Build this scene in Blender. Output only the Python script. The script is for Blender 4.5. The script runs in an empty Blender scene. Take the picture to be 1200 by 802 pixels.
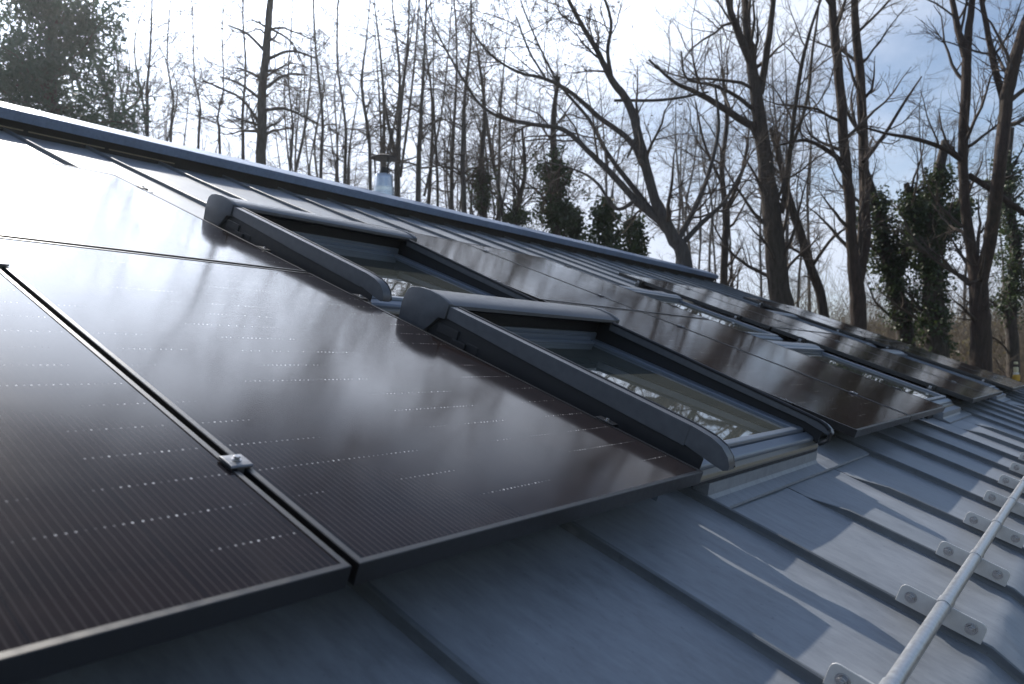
import bpy, math, random
import numpy as np
from mathutils import Matrix, Vector
rng = np.random.default_rng(7)
random.seed(7)
S = bpy.context.scene
COL = S.collection
rad = math.radians

# ------------------------------------------------------------------ roof frame
# roof coordinates: u along the ridge, v up the slope, n off the slope (n=0: panel glass)
TH = rad(21.35)
Z0 = 3.2
def RM(u=0, v=0, n=0):
    c, s = math.cos(TH), math.sin(TH)
    m = Matrix(((1, 0, 0, 0), (0, c, -s, 0), (0, s, c, Z0), (0, 0, 0, 1)))
    return m @ Matrix.Translation((u, v, n))
R3 = np.array([[1, 0, 0], [0, math.cos(TH), -math.sin(TH)], [0, math.sin(TH), math.cos(TH)]])

# ------------------------------------------------------------------ camera
Rc = np.array([[0.61271199, -0.73607212, 0.28771837],
               [0.02430463, -0.34633722, -0.93779519],
               [0.78993247, 0.58159124, -0.19431501]])
Cc = np.array([-1.8303941, -0.64879008, 0.54363619])
Wc = Rc @ R3.T                                     # rows: right, down, forward in world axes
CAMP = R3 @ Cc + np.array([0, 0, Z0])
cam = bpy.data.cameras.new('camera')
cam.sensor_width = 36; cam.lens = 888.29 / 1200 * 36
cam.clip_start = 0.03; cam.clip_end = 2000
cam.dof.use_dof = True; cam.dof.focus_distance = 2.4; cam.dof.aperture_fstop = 5.0
co = bpy.data.objects.new('camera', cam); COL.objects.link(co)
m = Matrix.Identity(4)
for i in range(3):
    m[i][0] = Wc[0][i]; m[i][1] = -Wc[1][i]; m[i][2] = -Wc[2][i]; m[i][3] = CAMP[i]
co.matrix_world = m
S.camera = co
def at(x, y, D):
    """world point seen at pixel (x, y) of the 1200 px wide photograph at depth D metres"""
    d = np.array([(x - 600) / 888.29, (y - 401) / 888.29, 1.0])
    return CAMP + D * (Wc.T @ d)

# ------------------------------------------------------------------ sun, sky, exposure
sr = np.array([0.22, 0.915, 0.330]); sr /= np.linalg.norm(sr)
SW = R3 @ sr
EL = math.asin(SW[2]); AZ = math.atan2(SW[0], SW[1])
sl = bpy.data.lights.new('sun', 'SUN'); sl.energy = 5.0; sl.angle = rad(0.5); sl.color = (1, 0.93, 0.83)
so = bpy.data.objects.new('sun', sl); COL.objects.link(so)
so.rotation_euler = Vector(-SW).to_track_quat('-Z', 'Y').to_euler()
so.location = (0, 0, 30)
W = bpy.data.worlds.new('World'); S.world = W; W.use_nodes = True
wt = W.node_tree; wn = wt.nodes; wl = wt.links
bg = wn['Background']; bg.inputs[1].default_value = 0.107
sky = wn.new('ShaderNodeTexSky'); sky.sky_type = 'NISHITA'; sky.sun_disc = False
sky.sun_elevation = EL; sky.sun_rotation = AZ; sky.air_density = 1.0; sky.dust_density = 0.4
tc = wn.new('ShaderNodeTexCoord')
def wmath(op, a, b=None, c=None, clamp=False):
    n = wn.new('ShaderNodeMath'); n.operation = op; n.use_clamp = clamp
    for i, q in enumerate((a, b, c)):
        if q is None: continue
        if isinstance(q, (int, float)): n.inputs[i].default_value = q
        else: wl.new(q, n.inputs[i])
    return n.outputs[0]
mp = wn.new('ShaderNodeMapping'); mp.inputs['Scale'].default_value = (1, 1, 2.2)
wl.new(tc.outputs['Generated'], mp.inputs[0])
nz = wn.new('ShaderNodeTexNoise'); nz.inputs['Scale'].default_value = 2.6; nz.inputs['Detail'].default_value = 7
nz.inputs['Roughness'].default_value = 0.55
wl.new(mp.outputs[0], nz.inputs['Vector'])
dt = wn.new('ShaderNodeVectorMath'); dt.operation = 'DOT_PRODUCT'
wl.new(tc.outputs['Generated'], dt.inputs[0]); dt.inputs[1].default_value = tuple(SW)
ca = wmath('MAXIMUM', dt.outputs['Value'], 0.0)          # cos of the angle to the sun
near = wmath('POWER', ca, 5.0)
sx = wn.new('ShaderNodeSeparateXYZ'); wl.new(tc.outputs['Generated'], sx.inputs[0])
low = wmath('POWER', wmath('SUBTRACT', 1.0, wmath('MAXIMUM', sx.outputs[2], 0.0), clamp=True), 2.2)   # haze is thicker low down
bk = wn.new('ShaderNodeMapRange'); bk.interpolation_type = 'SMOOTHSTEP'                 # a bank of thin bright cloud reaching some 40 degrees up
bk.inputs[1].default_value = 0.48; bk.inputs[2].default_value = 0.80; bk.inputs[3].default_value = 1.0; bk.inputs[4].default_value = 0.0
wl.new(sx.outputs[2], bk.inputs[0]); bank = bk.outputs[0]
hi = wn.new('ShaderNodeMapRange'); hi.interpolation_type = 'SMOOTHSTEP'                 # clear sky overhead
hi.inputs[1].default_value = 0.38; hi.inputs[2].default_value = 0.62; wl.new(sx.outputs[2], hi.inputs[0])
lf = wn.new('ShaderNodeMapRange'); lf.interpolation_type = 'SMOOTHSTEP'                 # the bank is brightest at the sun's height
lf.inputs[1].default_value = 0.16; lf.inputs[2].default_value = 0.50; lf.inputs[3].default_value = 0.16; wl.new(sx.outputs[2], lf.inputs[0])
# cloud cover thickens towards the sun
cv = wmath('ADD', nz.outputs[0], wmath('ADD', wmath('MULTIPLY', near, wmath('MULTIPLY', bank, 1.0)), wmath('MULTIPLY', low, wmath('ADD', 0.05, wmath('MULTIPLY', ca, 0.44)))))
mr = wn.new('ShaderNodeMapRange'); mr.interpolation_type = 'SMOOTHSTEP'
mr.inputs[1].default_value = 0.50; mr.inputs[2].default_value = 0.86; mr.inputs[3].default_value = 0.08
cv = wmath('SUBTRACT', cv, wmath('MULTIPLY', hi.outputs[0], 0.30)); wl.new(cv, mr.inputs[0])
glow = wmath('ADD', wmath('MULTIPLY', wmath('MULTIPLY', wmath('POWER', ca, 8.0), wmath('MULTIPLY', bank, lf.outputs[0])), 50.0), 7.0)
cc = wn.new('ShaderNodeCombineColor')
wl.new(wmath('MULTIPLY', glow, 0.91), cc.inputs[0]); wl.new(wmath('MULTIPLY', glow, 1.0), cc.inputs[1]); wl.new(wmath('MULTIPLY', glow, 1.18), cc.inputs[2])
mx = wn.new('ShaderNodeMix'); mx.data_type = 'RGBA'
wl.new(mr.outputs[0], mx.inputs['Factor']); wl.new(sky.outputs[0], mx.inputs[6]); wl.new(cc.outputs[0], mx.inputs[7])
wl.new(mx.outputs[2], bg.inputs[0])
S.view_settings.view_transform = 'Standard'; S.view_settings.look = 'None'
S.view_settings.exposure = 0.25; S.view_settings.gamma = 1.0
S.cycles.max_bounces = 6; S.cycles.caustics_reflective = False; S.cycles.caustics_refractive = False

# ------------------------------------------------------------------ object helpers
def tag(o, label=None, cat=None, group=None, kind=None):
    for k, q in (('label', label), ('category', cat), ('group', group), ('kind', kind)):
        if q: o[k] = q
    return o
def link(name, me, mat=None, parent=None, mtx=None):
    o = bpy.data.objects.new(name, me); COL.objects.link(o)
    if mat is not None and me is not None and not me.materials: me.materials.append(mat)
    if parent is not None: o.parent = parent
    if mtx is not None: o.matrix_basis = mtx
    return o
def empty(name, mtx=None, **k):
    o = bpy.data.objects.new(name, None); COL.objects.link(o); o.empty_display_size = 0.2
    if mtx is not None: o.matrix_basis = mtx
    return tag(o, **k)
class MB:
    def __init__(s): s.v = []; s.f = []
    def add(s, vs, fs):
        b = len(s.v); s.v += [tuple(q) for q in vs]; s.f += [tuple(b + i for i in f) for f in fs]
    def box(s, x0, x1, y0, y1, z0, z1):
        s.add([(x, y, z) for z in (z0, z1) for y in (y0, y1) for x in (x0, x1)],
              [(0, 2, 3, 1), (4, 5, 7, 6), (0, 1, 5, 4), (2, 6, 7, 3), (0, 4, 6, 2), (1, 3, 7, 5)])
    def prism(s, prof, x0, x1):
        """(y, z) outline extruded along x, closed"""
        n = len(prof)
        s.add([(x0, y, z) for y, z in prof] + [(x1, y, z) for y, z in prof],
              [tuple(range(n))[::-1], tuple(range(n, 2 * n))] + [(i, (i + 1) % n, n + (i + 1) % n, n + i) for i in range(n)])
    def tube(s, pts, r, k=8, cap=True):
        pts = [Vector(p) for p in pts]; b = len(s.v); rings = []
        rr = r if isinstance(r, (list, tuple)) else [r] * len(pts)
        up = Vector((0.13, 0.37, 0.92))
        for i, p in enumerate(pts):
            t = (pts[min(i + 1, len(pts) - 1)] - pts[max(i - 1, 0)]).normalized()
            a = t.cross(up).normalized(); c = t.cross(a)
            rings.append([p + rr[i] * (math.cos(q) * a + math.sin(q) * c) for q in [2 * math.pi * j / k for j in range(k)]])
        vs = [q for ring in rings for q in ring]
        fs = [(i * k + j, i * k + (j + 1) % k, (i + 1) * k + (j + 1) % k, (i + 1) * k + j) for i in range(len(pts) - 1) for j in range(k)]
        if cap: fs += [tuple(range(k))[::-1], tuple(range((len(pts) - 1) * k, len(pts) * k))]
        s.add(vs, fs)
    def mesh(s, name, smooth=False, bevel=0):
        me = bpy.data.meshes.new(name); me.from_pydata(s.v, [], s.f)
        if bevel:
            import bmesh
            bm = bmesh.new(); bm.from_mesh(me)
            bmesh.ops.recalc_face_normals(bm, faces=bm.faces)
            ed = [e for e in bm.edges if len(e.link_faces) == 2 and e.calc_face_angle(0) > 0.6]
            bmesh.ops.bevel(bm, geom=ed, offset=bevel, segments=2, profile=0.6, affect='EDGES', clamp_overlap=True)
            bm.to_mesh(me); bm.free()
        if smooth:
            me.polygons.foreach_set('use_smooth', [True] * len(me.polygons))
            try: me.set_sharp_from_angle(angle=rad(35))
            except Exception: pass
        me.update(); return me
def mesh_np(name, V, F, smooth=True):
    """fast mesh from an (n,3) vertex array and an (m,k) face array"""
    me = bpy.data.meshes.new(name)
    V = np.asarray(V, np.float32); F = np.asarray(F, np.int32); k = F.shape[1]
    me.vertices.add(len(V)); me.vertices.foreach_set('co', V.ravel())
    me.loops.add(F.size); me.loops.foreach_set('vertex_index', F.ravel())
    me.polygons.add(len(F)); me.polygons.foreach_set('loop_start', np.arange(0, F.size, k, dtype=np.int32))
    if smooth: me.polygons.foreach_set('use_smooth', np.ones(len(F), bool))
    me.update(calc_edges=True); return me

# ------------------------------------------------------------------ materials
class NT:
    def __init__(s, name):
        s.m = bpy.data.materials.new(name); s.m.use_nodes = True
        s.t = s.m.node_tree; s.n = s.t.nodes; s.l = s.t.links; s.b = s.n['Principled BSDF']
    def set(s, **k):
        for a, q in k.items():
            i = s.b.inputs[a.replace('_', ' ')]
            if hasattr(q, 'links') or hasattr(q, 'is_linked'): s.l.new(q, i)
            else: i.default_value = q
    def math(s, op, a, b=None, c=None, clamp=False):
        n = s.n.new('ShaderNodeMath'); n.operation = op; n.use_clamp = clamp
        for i, q in enumerate((a, b, c)):
            if q is None: continue
            if isinstance(q, (int, float)): n.inputs[i].default_value = q
            else: s.l.new(q, n.inputs[i])
        return n.outputs[0]
    def coord(s, scale=(1, 1, 1), which='Object'):
        t = s.n.new('ShaderNodeTexCoord'); p = s.n.new('ShaderNodeMapping'); p.inputs['Scale'].default_value = scale
        s.l.new(t.outputs[which], p.inputs[0]); return p.outputs[0]
    def noise(s, vec, scale, detail=4, rough=0.55):
        n = s.n.new('ShaderNodeTexNoise'); n.inputs['Scale'].default_value = scale
        n.inputs['Detail'].default_value = detail; n.inputs['Roughness'].default_value = rough
        s.l.new(vec, n.inputs['Vector']); return n.outputs[0]
    def ramp(s, fac, stops):
        r = s.n.new('ShaderNodeValToRGB'); s.l.new(fac, r.inputs[0])
        e = r.color_ramp.elements
        while len(e) < len(stops): e.new(0.5)
        for q, (p, c) in zip(e, stops):
            q.position = p; q.color = (*c, 1) if len(c) == 3 else c
        return r.outputs[0]
    def mix(s, f, a, b):
        n = s.n.new('ShaderNodeMix'); n.data_type = 'RGBA'
        for i, q in ((0, f), (6, a), (7, b)):
            if isinstance(q, (int, float)): n.inputs[i].default_value = q
            elif isinstance(q, tuple): n.inputs[i].default_value = (*q, 1)
            else: s.l.new(q, n.inputs[i])
        return n.outputs[2]
    def rng(s, f, a, b, c, d):
        n = s.n.new('ShaderNodeMapRange'); s.l.new(f, n.inputs[0])
        for i, q in enumerate((a, b, c, d)): n.inputs[i + 1].default_value = q
        return n.outputs[0]
    def bump(s, h, strength, dist):
        n = s.n.new('ShaderNodeBump'); n.inputs['Strength'].default_value = strength; n.inputs['Distance'].default_value = dist
        s.l.new(h, n.inputs['Height']); s.l.new(n.outputs[0], s.b.inputs['Normal'])

def mat_zinc(name, c, metal=0.22, ro=(0.38, 0.58)):
    t = NT(name)
    P = t.coord()
    gr = t.noise(t.coord((13, 3.2, 10)), 3.0, 7, 0.68)        # rolling grain along the sheet
    bl = t.noise(P, 3.1, 5, 0.6); fine = t.noise(t.coord((1, .45, 1)), 42, 5, 0.7)
    f = t.math('ADD', t.math('MULTIPLY', gr, 0.45), t.math('ADD', t.math('MULTIPLY', bl, 0.4), t.math('MULTIPLY', fine, 0.30)))
    d = tuple(q * 0.76 for q in c); h = tuple(min(1, q * 1.22) for q in c)
    col = t.ramp(f, [(0.44, d), (0.58, c), (0.74, h)])
    sp = t.noise(t.coord((1, .5, 1)), 14, 3, 0.5)
    st = t.noise(t.coord((9, .55, 1)), 1.7, 5, 0.62)                 # run-off streaks down the slope
    col = t.mix(t.rng(st, 0.58, 0.72, 0, 0.28), col, tuple(q * 0.62 for q in c))
    col = t.mix(t.rng(t.noise(P, 60, 2, .5), 0.68, 0.76, 0, 0.4), col, tuple(q * 0.5 for q in c))
    col = t.mix(t.rng(sp, 0.70, 0.80, 0, 0.35), col, (0.42, 0.43, 0.43))
    t.set(Base_Color=col, Metallic=metal, Roughness=t.rng(f, 0.35, 0.75, ro[0], ro[1]))
    t.bump(t.math('ADD', gr, t.math('MULTIPLY', bl, 1.5)), 0.12, 0.004)
    return t.m
def mat_plain(name, c, ro=0.5, metal=0.0, var=0.15, scale=20, bump=0.0, **k):
    t = NT(name); f = t.noise(t.coord(), scale, 4)
    t.set(Base_Color=t.ramp(f, [(0.3, tuple(q * (1 - var) for q in c)), (0.7, tuple(min(1, q * (1 + var)) for q in c))]),
          Metallic=metal, Roughness=t.rng(f, 0.3, 0.7, ro * 0.85, min(1, ro * 1.15)), **k)
    if bump: t.bump(f, bump, 0.01)
    return t.m
ZINC = mat_zinc('zinc_sheet', (0.27, 0.292, 0.325))
ZINCD = mat_zinc('zinc_seam', (0.155, 0.17, 0.185), 0.25)  # darker zinc: shade on the seams' near faces is put into the colour
CAPM = mat_zinc('ridge_metal', (0.17, 0.235, 0.36), 0.35, (0.30, 0.45))  # blue of the reflected sky is put into the base colour
DARK = mat_plain('black_vent', (0.018, 0.017, 0.016), 0.8)
BRASS = mat_plain('vent_lip', (0.30, 0.25, 0.17), 0.5)
FRAME = mat_plain('black_anodised_frame', (0.006, 0.006, 0.0066), 0.38, 0.0, 0.1, 60, IOR=1.68)
CLAMP = mat_plain('clamp_metal', (0.22, 0.225, 0.24), 0.38, 0.7, 0.1, 80)
BOLT = mat_plain('stainless_bolt', (0.42, 0.42, 0.43), 0.24, 0.95, 0.08, 90)
ALU = mat_plain('mounting_aluminium', (0.10, 0.10, 0.105), 0.45, 0.5)
GREY = mat_plain('window_cladding', (0.105, 0.112, 0.125), 0.36, 0.15, 0.12, 35, 0.02)
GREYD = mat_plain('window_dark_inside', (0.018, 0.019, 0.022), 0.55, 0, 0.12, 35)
SASH = mat_plain('sash_cladding', (0.17, 0.20, 0.25), 0.32, 0.2, 0.05, 6)
RUB = mat_plain('rubber_gasket', (0.014, 0.014, 0.016), 0.45)
STEEL = mat_plain('galvanised_pipe', (0.50, 0.52, 0.55), 0.34, 0.75, 0.14, 70, 0.03)
PLATE = mat_plain('bracket_plate', (0.62, 0.62, 0.61), 0.42, 0.35, 0.06, 50)
INOX = mat_plain('flue_steel', (0.55, 0.58, 0.62), 0.22, 0.9, 0.08, 12)
FLUEB = mat_plain('flue_cap_metal', (0.03, 0.028, 0.027), 0.6)
RENDER = mat_plain('wall_render', (0.42, 0.40, 0.36), 0.85, 0, 0.1, 6, 0.1)

def mat_pv():
    t = NT('solar_glass'); tx = t.n.new('ShaderNodeTexCoord'); sp = t.n.new('ShaderNodeSeparateXYZ')
    t.l.new(tx.outputs['Object'], sp.inputs[0])
    X, Y = sp.outputs[0], sp.outputs[1]
    cw, ch = 0.1835, 0.0925
    xs = t.math('SUBTRACT', X, 0.0165); ys = t.math('SUBTRACT', Y, 0.0120)
    cx = t.math('MODULO', xs, cw); cy = t.math('MODULO', ys, ch)
    cell = t.math('MULTIPLY', t.math('LESS_THAN', cx, 0.1815), t.math('LESS_THAN', cy, 0.0915))
    cell = t.math('MULTIPLY', cell, t.math('MULTIPLY', t.math('GREATER_THAN', xs, 0), t.math('GREATER_THAN', ys, 0)))
    bp = 0.01134
    bx = t.math('MODULO', cx, bp); db = t.math('ABSOLUTE', t.math('SUBTRACT', bx, bp / 2))
    bus = t.math('MULTIPLY', t.math('LESS_THAN', db, 0.0013), cell)
    # solder pads where the wires leave each half cell
    dy = t.math('ABSOLUTE', t.math('SUBTRACT', cy, 0.0885)); 
    dot = t.math('LESS_THAN', t.math('SQRT', t.math('ADD', t.math('MULTIPLY', db, db), t.math('MULTIPLY', dy, dy))), 0.0017)
    var = t.noise(t.coord((6, 11, 1)), 1.0, 2)
    col = t.mix(t.math('MULTIPLY', cell, t.rng(var, .3, .7, .5, 1)), (0.006, 0.006, 0.007), (0.0165, 0.0105, 0.0100))
    dst = t.noise(t.coord((2.5, .8, 1)), 2.2, 6, .7)
    col = t.mix(t.math('MULTIPLY', t.rng(dst, .5, .75, 0, 1), t.rng(Y, 0, .3, .22, .07)), col, (0.09, 0.082, 0.075))
    col = t.mix(bus, col, (0.034, 0.028, 0.027))
    rnd = t.noise(t.coord((88, 11, 1)), 1.0, 0)
    col = t.mix(t.math('MULTIPLY', dot, t.math('MULTIPLY', t.rng(rnd, .40, .62, 0.1, 1), t.rng(t.noise(t.coord((1, 1, 1)), 3.3, 1), .49, .57, 0.0, 1.0))), col, (0.75, 0.75, 0.75))
    du = t.noise(t.coord(), 2.4, 6, 0.7)
    smear = t.noise(t.coord((14, 1.6, 1)), 2.0, 5, 0.6)
    ro = t.math('ADD', t.rng(du, .3, .7, 0.06, 0.105), t.math('MULTIPLY', smear, 0.05))
    t.set(Base_Color=col, Roughness=ro, IOR=1.25)
    t.bump(t.noise(t.coord(), 1.6, 1), 0.02, 0.01)
    return t.m
PV = mat_pv()
def mat_pane():
    t = NT('window_glass'); f = t.noise(t.coord((1, 6, 1)), 3, 3)
    t.set(Base_Color=t.ramp(f, [(.3, (0.075, 0.084, 0.078)), (.7, (0.10, 0.108, 0.098))]), Roughness=0.015, IOR=1.55, Coat_Weight=0.6, Coat_Roughness=0.02)
    t.bump(t.noise(t.coord(), 2.5, 2), 0.03, 0.01)
    return t.m
PANE = mat_pane()
def mat_bark(name, a, b, moss=0.25):
    t = NT(name)
    f = t.noise(t.coord((6, 6, 1.2)), 3.0, 6, 0.65); g = t.noise(t.coord(), 0.9, 4)
    col = t.ramp(f, [(0.3, a), (0.7, b)])
    col = t.mix(t.rng(g, 0.5, 0.72, 0, moss), col, (0.055, 0.065, 0.025))
    t.set(Base_Color=col, Roughness=0.9); t.bump(f, 0.9, 0.06)
    return t.m
BARK = mat_bark('grey_bark', (0.035, 0.027, 0.022), (0.105, 0.083, 0.068))
BARKR = mat_bark('red_brown_bark', (0.028, 0.020, 0.016), (0.085, 0.056, 0.043), 0.15)
BARKL = mat_bark('dark_bark', (0.045, 0.038, 0.034), (0.12, 0.105, 0.094))
TWIG = mat_plain('twig_bark', (0.085, 0.066, 0.053), 0.9, 0, 0.3, 2)
TWIGW = mat_plain('pale_twig_bark', (0.12, 0.095, 0.068), 0.9, 0, 0.3, 2)
def mat_leaf(name, a, b, tr=0.25):
    t = NT(name); f = t.noise(t.coord(), 1.3, 3); g = t.noise(t.coord(), 9, 2)
    t.set(Base_Color=t.ramp(t.math('ADD', t.math('MULTIPLY', f, .5), t.math('MULTIPLY', g, .5)), [(.35, a), (.65, b)]), Roughness=0.55)
    d = t.n.new('ShaderNodeBsdfTranslucent'); d.inputs[0].default_value = (*[min(1, q * 1.6) for q in b], 1)
    x = t.n.new('ShaderNodeMixShader'); x.inputs[0].default_value = tr
    o = t.n['Material Output']; t.l.new(t.b.outputs[0], x.inputs[1]); t.l.new(d.outputs[0], x.inputs[2]); t.l.new(x.outputs[0], o.inputs[0])
    return t.m
EVER = mat_leaf('evergreen_needles', (0.034, 0.066, 0.047), (0.068, 0.115, 0.08), 0.25)
IVY = mat_leaf('ivy_leaves', (0.022, 0.038, 0.016), (0.06, 0.085, 0.03), 0.2)
BUD = mat_leaf('leaf_buds', (0.07, 0.05, 0.03), (0.11, 0.075, 0.045), 0.2)
BRUSH = mat_leaf('brushwood', (0.075, 0.06, 0.035), (0.15, 0.125, 0.065), 0.3)
def mat_ground():
    t = NT('leaf_litter'); f = t.noise(t.coord(), 0.5, 8, 0.7); g = t.noise(t.coord(), 6, 5)
    col = t.ramp(f, [(.3, (0.035, 0.035, 0.018)), (.5, (0.085, 0.07, 0.04)), (.7, (0.15, 0.12, 0.078))])
    t.set(Base_Color=col, Roughness=0.95); t.bump(g, 0.5, 0.1); return t.m
GROUND = mat_ground()

# ------------------------------------------------------------------ ground
def gz(x, y):
    """ground height: level round the house, rising to a wooded bank beyond its far end"""
    q = np.clip((np.asarray(x, float) * 0.93 + np.asarray(y, float) * 0.25 - 20) / 60, 0, 1)
    return 7.5 * q * q * (3 - 2 * q) + 0.25 * np.sin(np.asarray(x) * .23) * np.sin(np.asarray(y) * .19) * np.clip(q * 6, 0, 1) - 0.02
gx = np.concatenate([np.linspace(-900, -60, 8), np.linspace(-50, 150, 81), np.linspace(170, 900, 10)])
GX, GY = np.meshgrid(gx, gx, indexing='ij'); nn = len(gx)
gv = np.stack([GX, GY, gz(GX, GY)], -1).reshape(-1, 3)
ii = np.arange(nn * nn).reshape(nn, nn)
gf = np.stack([ii[:-1, :-1], ii[1:, :-1], ii[1:, 1:], ii[:-1, 1:]], -1).reshape(-1, 4)
tag(link('ground', mesh_np('ground', gv, gf), GROUND), kind='structure')

# ------------------------------------------------------------------ the house and its zinc roof
U_END = 13.0; V_RIDGE = 5.86; NR = -0.150; V_BEND = -0.69; V_EAVE = -1.15; BEND = math.tan(rad(17))
house = empty('house', Matrix.Identity(4), label='house with a grey zinc standing seam roof under the solar panels', cat='house')
def roofn(v):
    return NR - max(0.0, V_BEND - v) * BEND
US = [-3.34, -2.755, -2.17, -1.585, -1.0, -0.40, 0.205, 0.77, 1.345, 1.93]
while US[-1] + 0.585 < U_END - 0.1: US.append(US[-1] + 0.585)
US[-1] = U_END - 0.02 if U_END - US[-1] < 0.3 else US[-1]
if US[-1] < U_END - 0.05: US.append(U_END - 0.02)
VS = np.concatenate([np.linspace(V_EAVE, V_BEND - 0.04, 4), np.linspace(V_BEND - .02, V_BEND + .02, 3), np.linspace(V_BEND + 0.05, 0.4, 26), np.linspace(0.5, V_RIDGE, 40)])
for k in range(len(US) - 1):
    a, b = US[k] + 0.004, US[k + 1] - 0.004
    ts = np.array([0, .03, .1, .2, .35, .5, .65, .8, .9, .97, 1.0])
    ph = rng.uniform(0, 6.28, 6); am = rng.uniform(0.5, 1.5, 3)
    V = np.zeros((len(ts), len(VS), 3))
    for i, t in enumerate(ts):
        for j, v in enumerate(VS):
            w = math.sin(math.pi * t) ** 0.7
            wob = 0.0016 * w * (am[0] * math.sin(2.2 * v + ph[0] + 2 * t) + am[1] * math.sin(5.1 * v + ph[1] - 3 * t) + .7 * am[2] * math.sin(9.7 * v + ph[2] + 5 * t))
            V[i, j] = (a + (b - a) * t, v, roofn(v) + wob + 0.004 * (1 - w) ** 4)
    i2 = np.arange(len(ts) * len(VS)).reshape(len(ts), len(VS))
    F = np.stack([i2[:-1, :-1], i2[1:, :-1], i2[1:, 1:], i2[:-1, 1:]], -1).reshape(-1, 4)
    link('roof_pan', mesh_np('roof_pan', V.reshape(-1, 3), F), ZINC, house, RM())
GAPS = [(0.0, 1.55), (3.84, 5.232), (7.522, 8.804)]
def seam(u, va, vb, taper=False):
    vs = [q for q in (V_EAVE + .02, V_BEND - .03, V_BEND, V_BEND + .03, -.5, -.38, -.30, -.22, -.15, -.10, -.06, 0, .3, .8, 1.4, 2, 3, 4, 5, V_RIDGE) if va - 1e-6 <= q <= vb + 1e-6]
    if vs[0] > va: vs = [va] + vs
    if vs[-1] < vb: vs = vs + [vb]
    mb = MB(); prof = [(-.008, 0), (-.005, .012), (-.0052, .016), (-.0066, .0285), (-.003, .031), (.004, .0305), (.0055, .025), (.0045, .014), (.007, 0)]
    vv = []; n = len(prof)
    for v in vs:
        h = 1.0
        if taper: h = min(1.0, max(0.12, (vb - v) / 0.17))
        j = 0.0015 * math.sin(7 * v + 9 * u)
        for (x, z) in prof: vv.append((u + x + j, v, roofn(v) - .002 + z * h + 0.002 * math.sin(4.3 * v + u) * (z > .02)))
    ff = [(i * n + j, i * n + (j + 1) % n, (i + 1) * n + (j + 1) % n, (i + 1) * n + j) for i in range(len(vs) - 1) for j in range(n)]
    ff += [tuple(range(n))[::-1], tuple(range((len(vs) - 1) * n, len(vs) * n))]
    mb.add(vv, ff)
    link('standing_seam', mb.mesh('standing_seam', True), ZINCD, house, RM())
for u in US:
    g = next((q for q in GAPS if q[0] + .2 < u + .06 and u < q[1] - 0.17), None)
    if g and u > g[0] + .3:
        seam(u, V_EAVE + .02, -.055, True); seam(u, 2.93, V_RIDGE)
    else: seam(u, V_EAVE + .02, V_RIDGE)
# far slope, walls, gutter
mb = MB(); c2 = math.cos(2 * TH); s2 = math.sin(2 * TH)
mb.prism([(V_RIDGE + .1, NR), (V_RIDGE + .1 + 7 * c2, NR - 7 * s2), (V_RIDGE + .1 + 7 * c2 - .1 * s2, NR - 7 * s2 - .1 * c2), (V_RIDGE + .1 - .04, NR - .15)], US[0], U_END)
link('far_slope', mb.mesh('far_slope'), ZINC, house, RM())
mb = MB(); mb.prism([(V_EAVE + .05, roofn(V_EAVE) - .03), (V_BEND, NR - .03), (V_RIDGE + .1, NR - .03), (V_RIDGE + .1, NR - .09), (V_BEND, NR - .15), (V_EAVE + .05, roofn(V_EAVE) - .15)], US[0], U_END - .02)
link('roof_deck', mb.mesh('roof_deck'), DARK, house, RM())
ye = (V_EAVE + .35) * math.cos(TH); ze = Z0 + (V_EAVE + .35) * math.sin(TH) - .62
yr = V_RIDGE * math.cos(TH); 
mb = MB(); mb.box(US[0] + .2, U_END - .3, ye, 2 * yr - ye, -.05, ze)
mb.add([(q, y, z) for q in (US[0] + .2, U_END - .3) for y, z in ((ye, ze), (2 * yr - ye, ze), (yr, Z0 + V_RIDGE * math.sin(TH) - .55))], [(0, 1, 2), (3, 5, 4), (0, 2, 5, 3), (1, 4, 5, 2)])
link('wall', mb.mesh('wall'), RENDER, house)
mb = MB(); pr = [(V_EAVE - .06 + .06 * math.cos(q), roofn(V_EAVE) - .03 + .06 * math.sin(q)) for q in np.linspace(math.pi, 2 * math.pi, 9)]
pr2 = [(V_EAVE - .06 + .056 * math.cos(q), roofn(V_EAVE) - .03 + .056 * math.sin(q)) for q in np.linspace(2 * math.pi, math.pi, 9)]
mb.prism(pr + pr2, US[0], U_END); link('gutter', mb.mesh('gutter', True), ZINCD, house, RM())
# ridge cap
mb = MB()
mb.prism([(5.70, -.052), (5.703, .020), (5.708, .024), (6.00, .036), (6.29, -.16), (6.285, -.168), (6.00, .028), (5.715, .016), (5.709, -.052)], US[0] - 1, U_END - .06)
link('ridge_cap', mb.mesh('ridge_cap', False), CAPM, house, RM())
for q in np.arange(-2.6, U_END - 1, 3.0):             # lapped joints between the cap lengths
    mb = MB(); mb.prism([(5.698, -.053), (5.701, .022), (5.707, .0265), (6.00, .0385), (6.00, .033), (5.712, .021), (5.706, .017), (5.7035, -.053)], q, q + .06)
    link('cap_joint', mb.mesh('cap_joint'), CAPM, house, RM())
mb = MB(); mb.box(US[0] - 1, U_END - .08, 5.76, 5.80, NR - .01, .012)
link('ridge_vent', mb.mesh('ridge_vent'), DARK, house, RM())
mb = MB(); q = US[0] - .9
while q < 1.2:
    mb.box(q, q + .54, 5.752, 5.762, -.118, -.110); q += .575
link('vent_lip', mb.mesh('vent_lip'), BRASS, house, RM())
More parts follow.
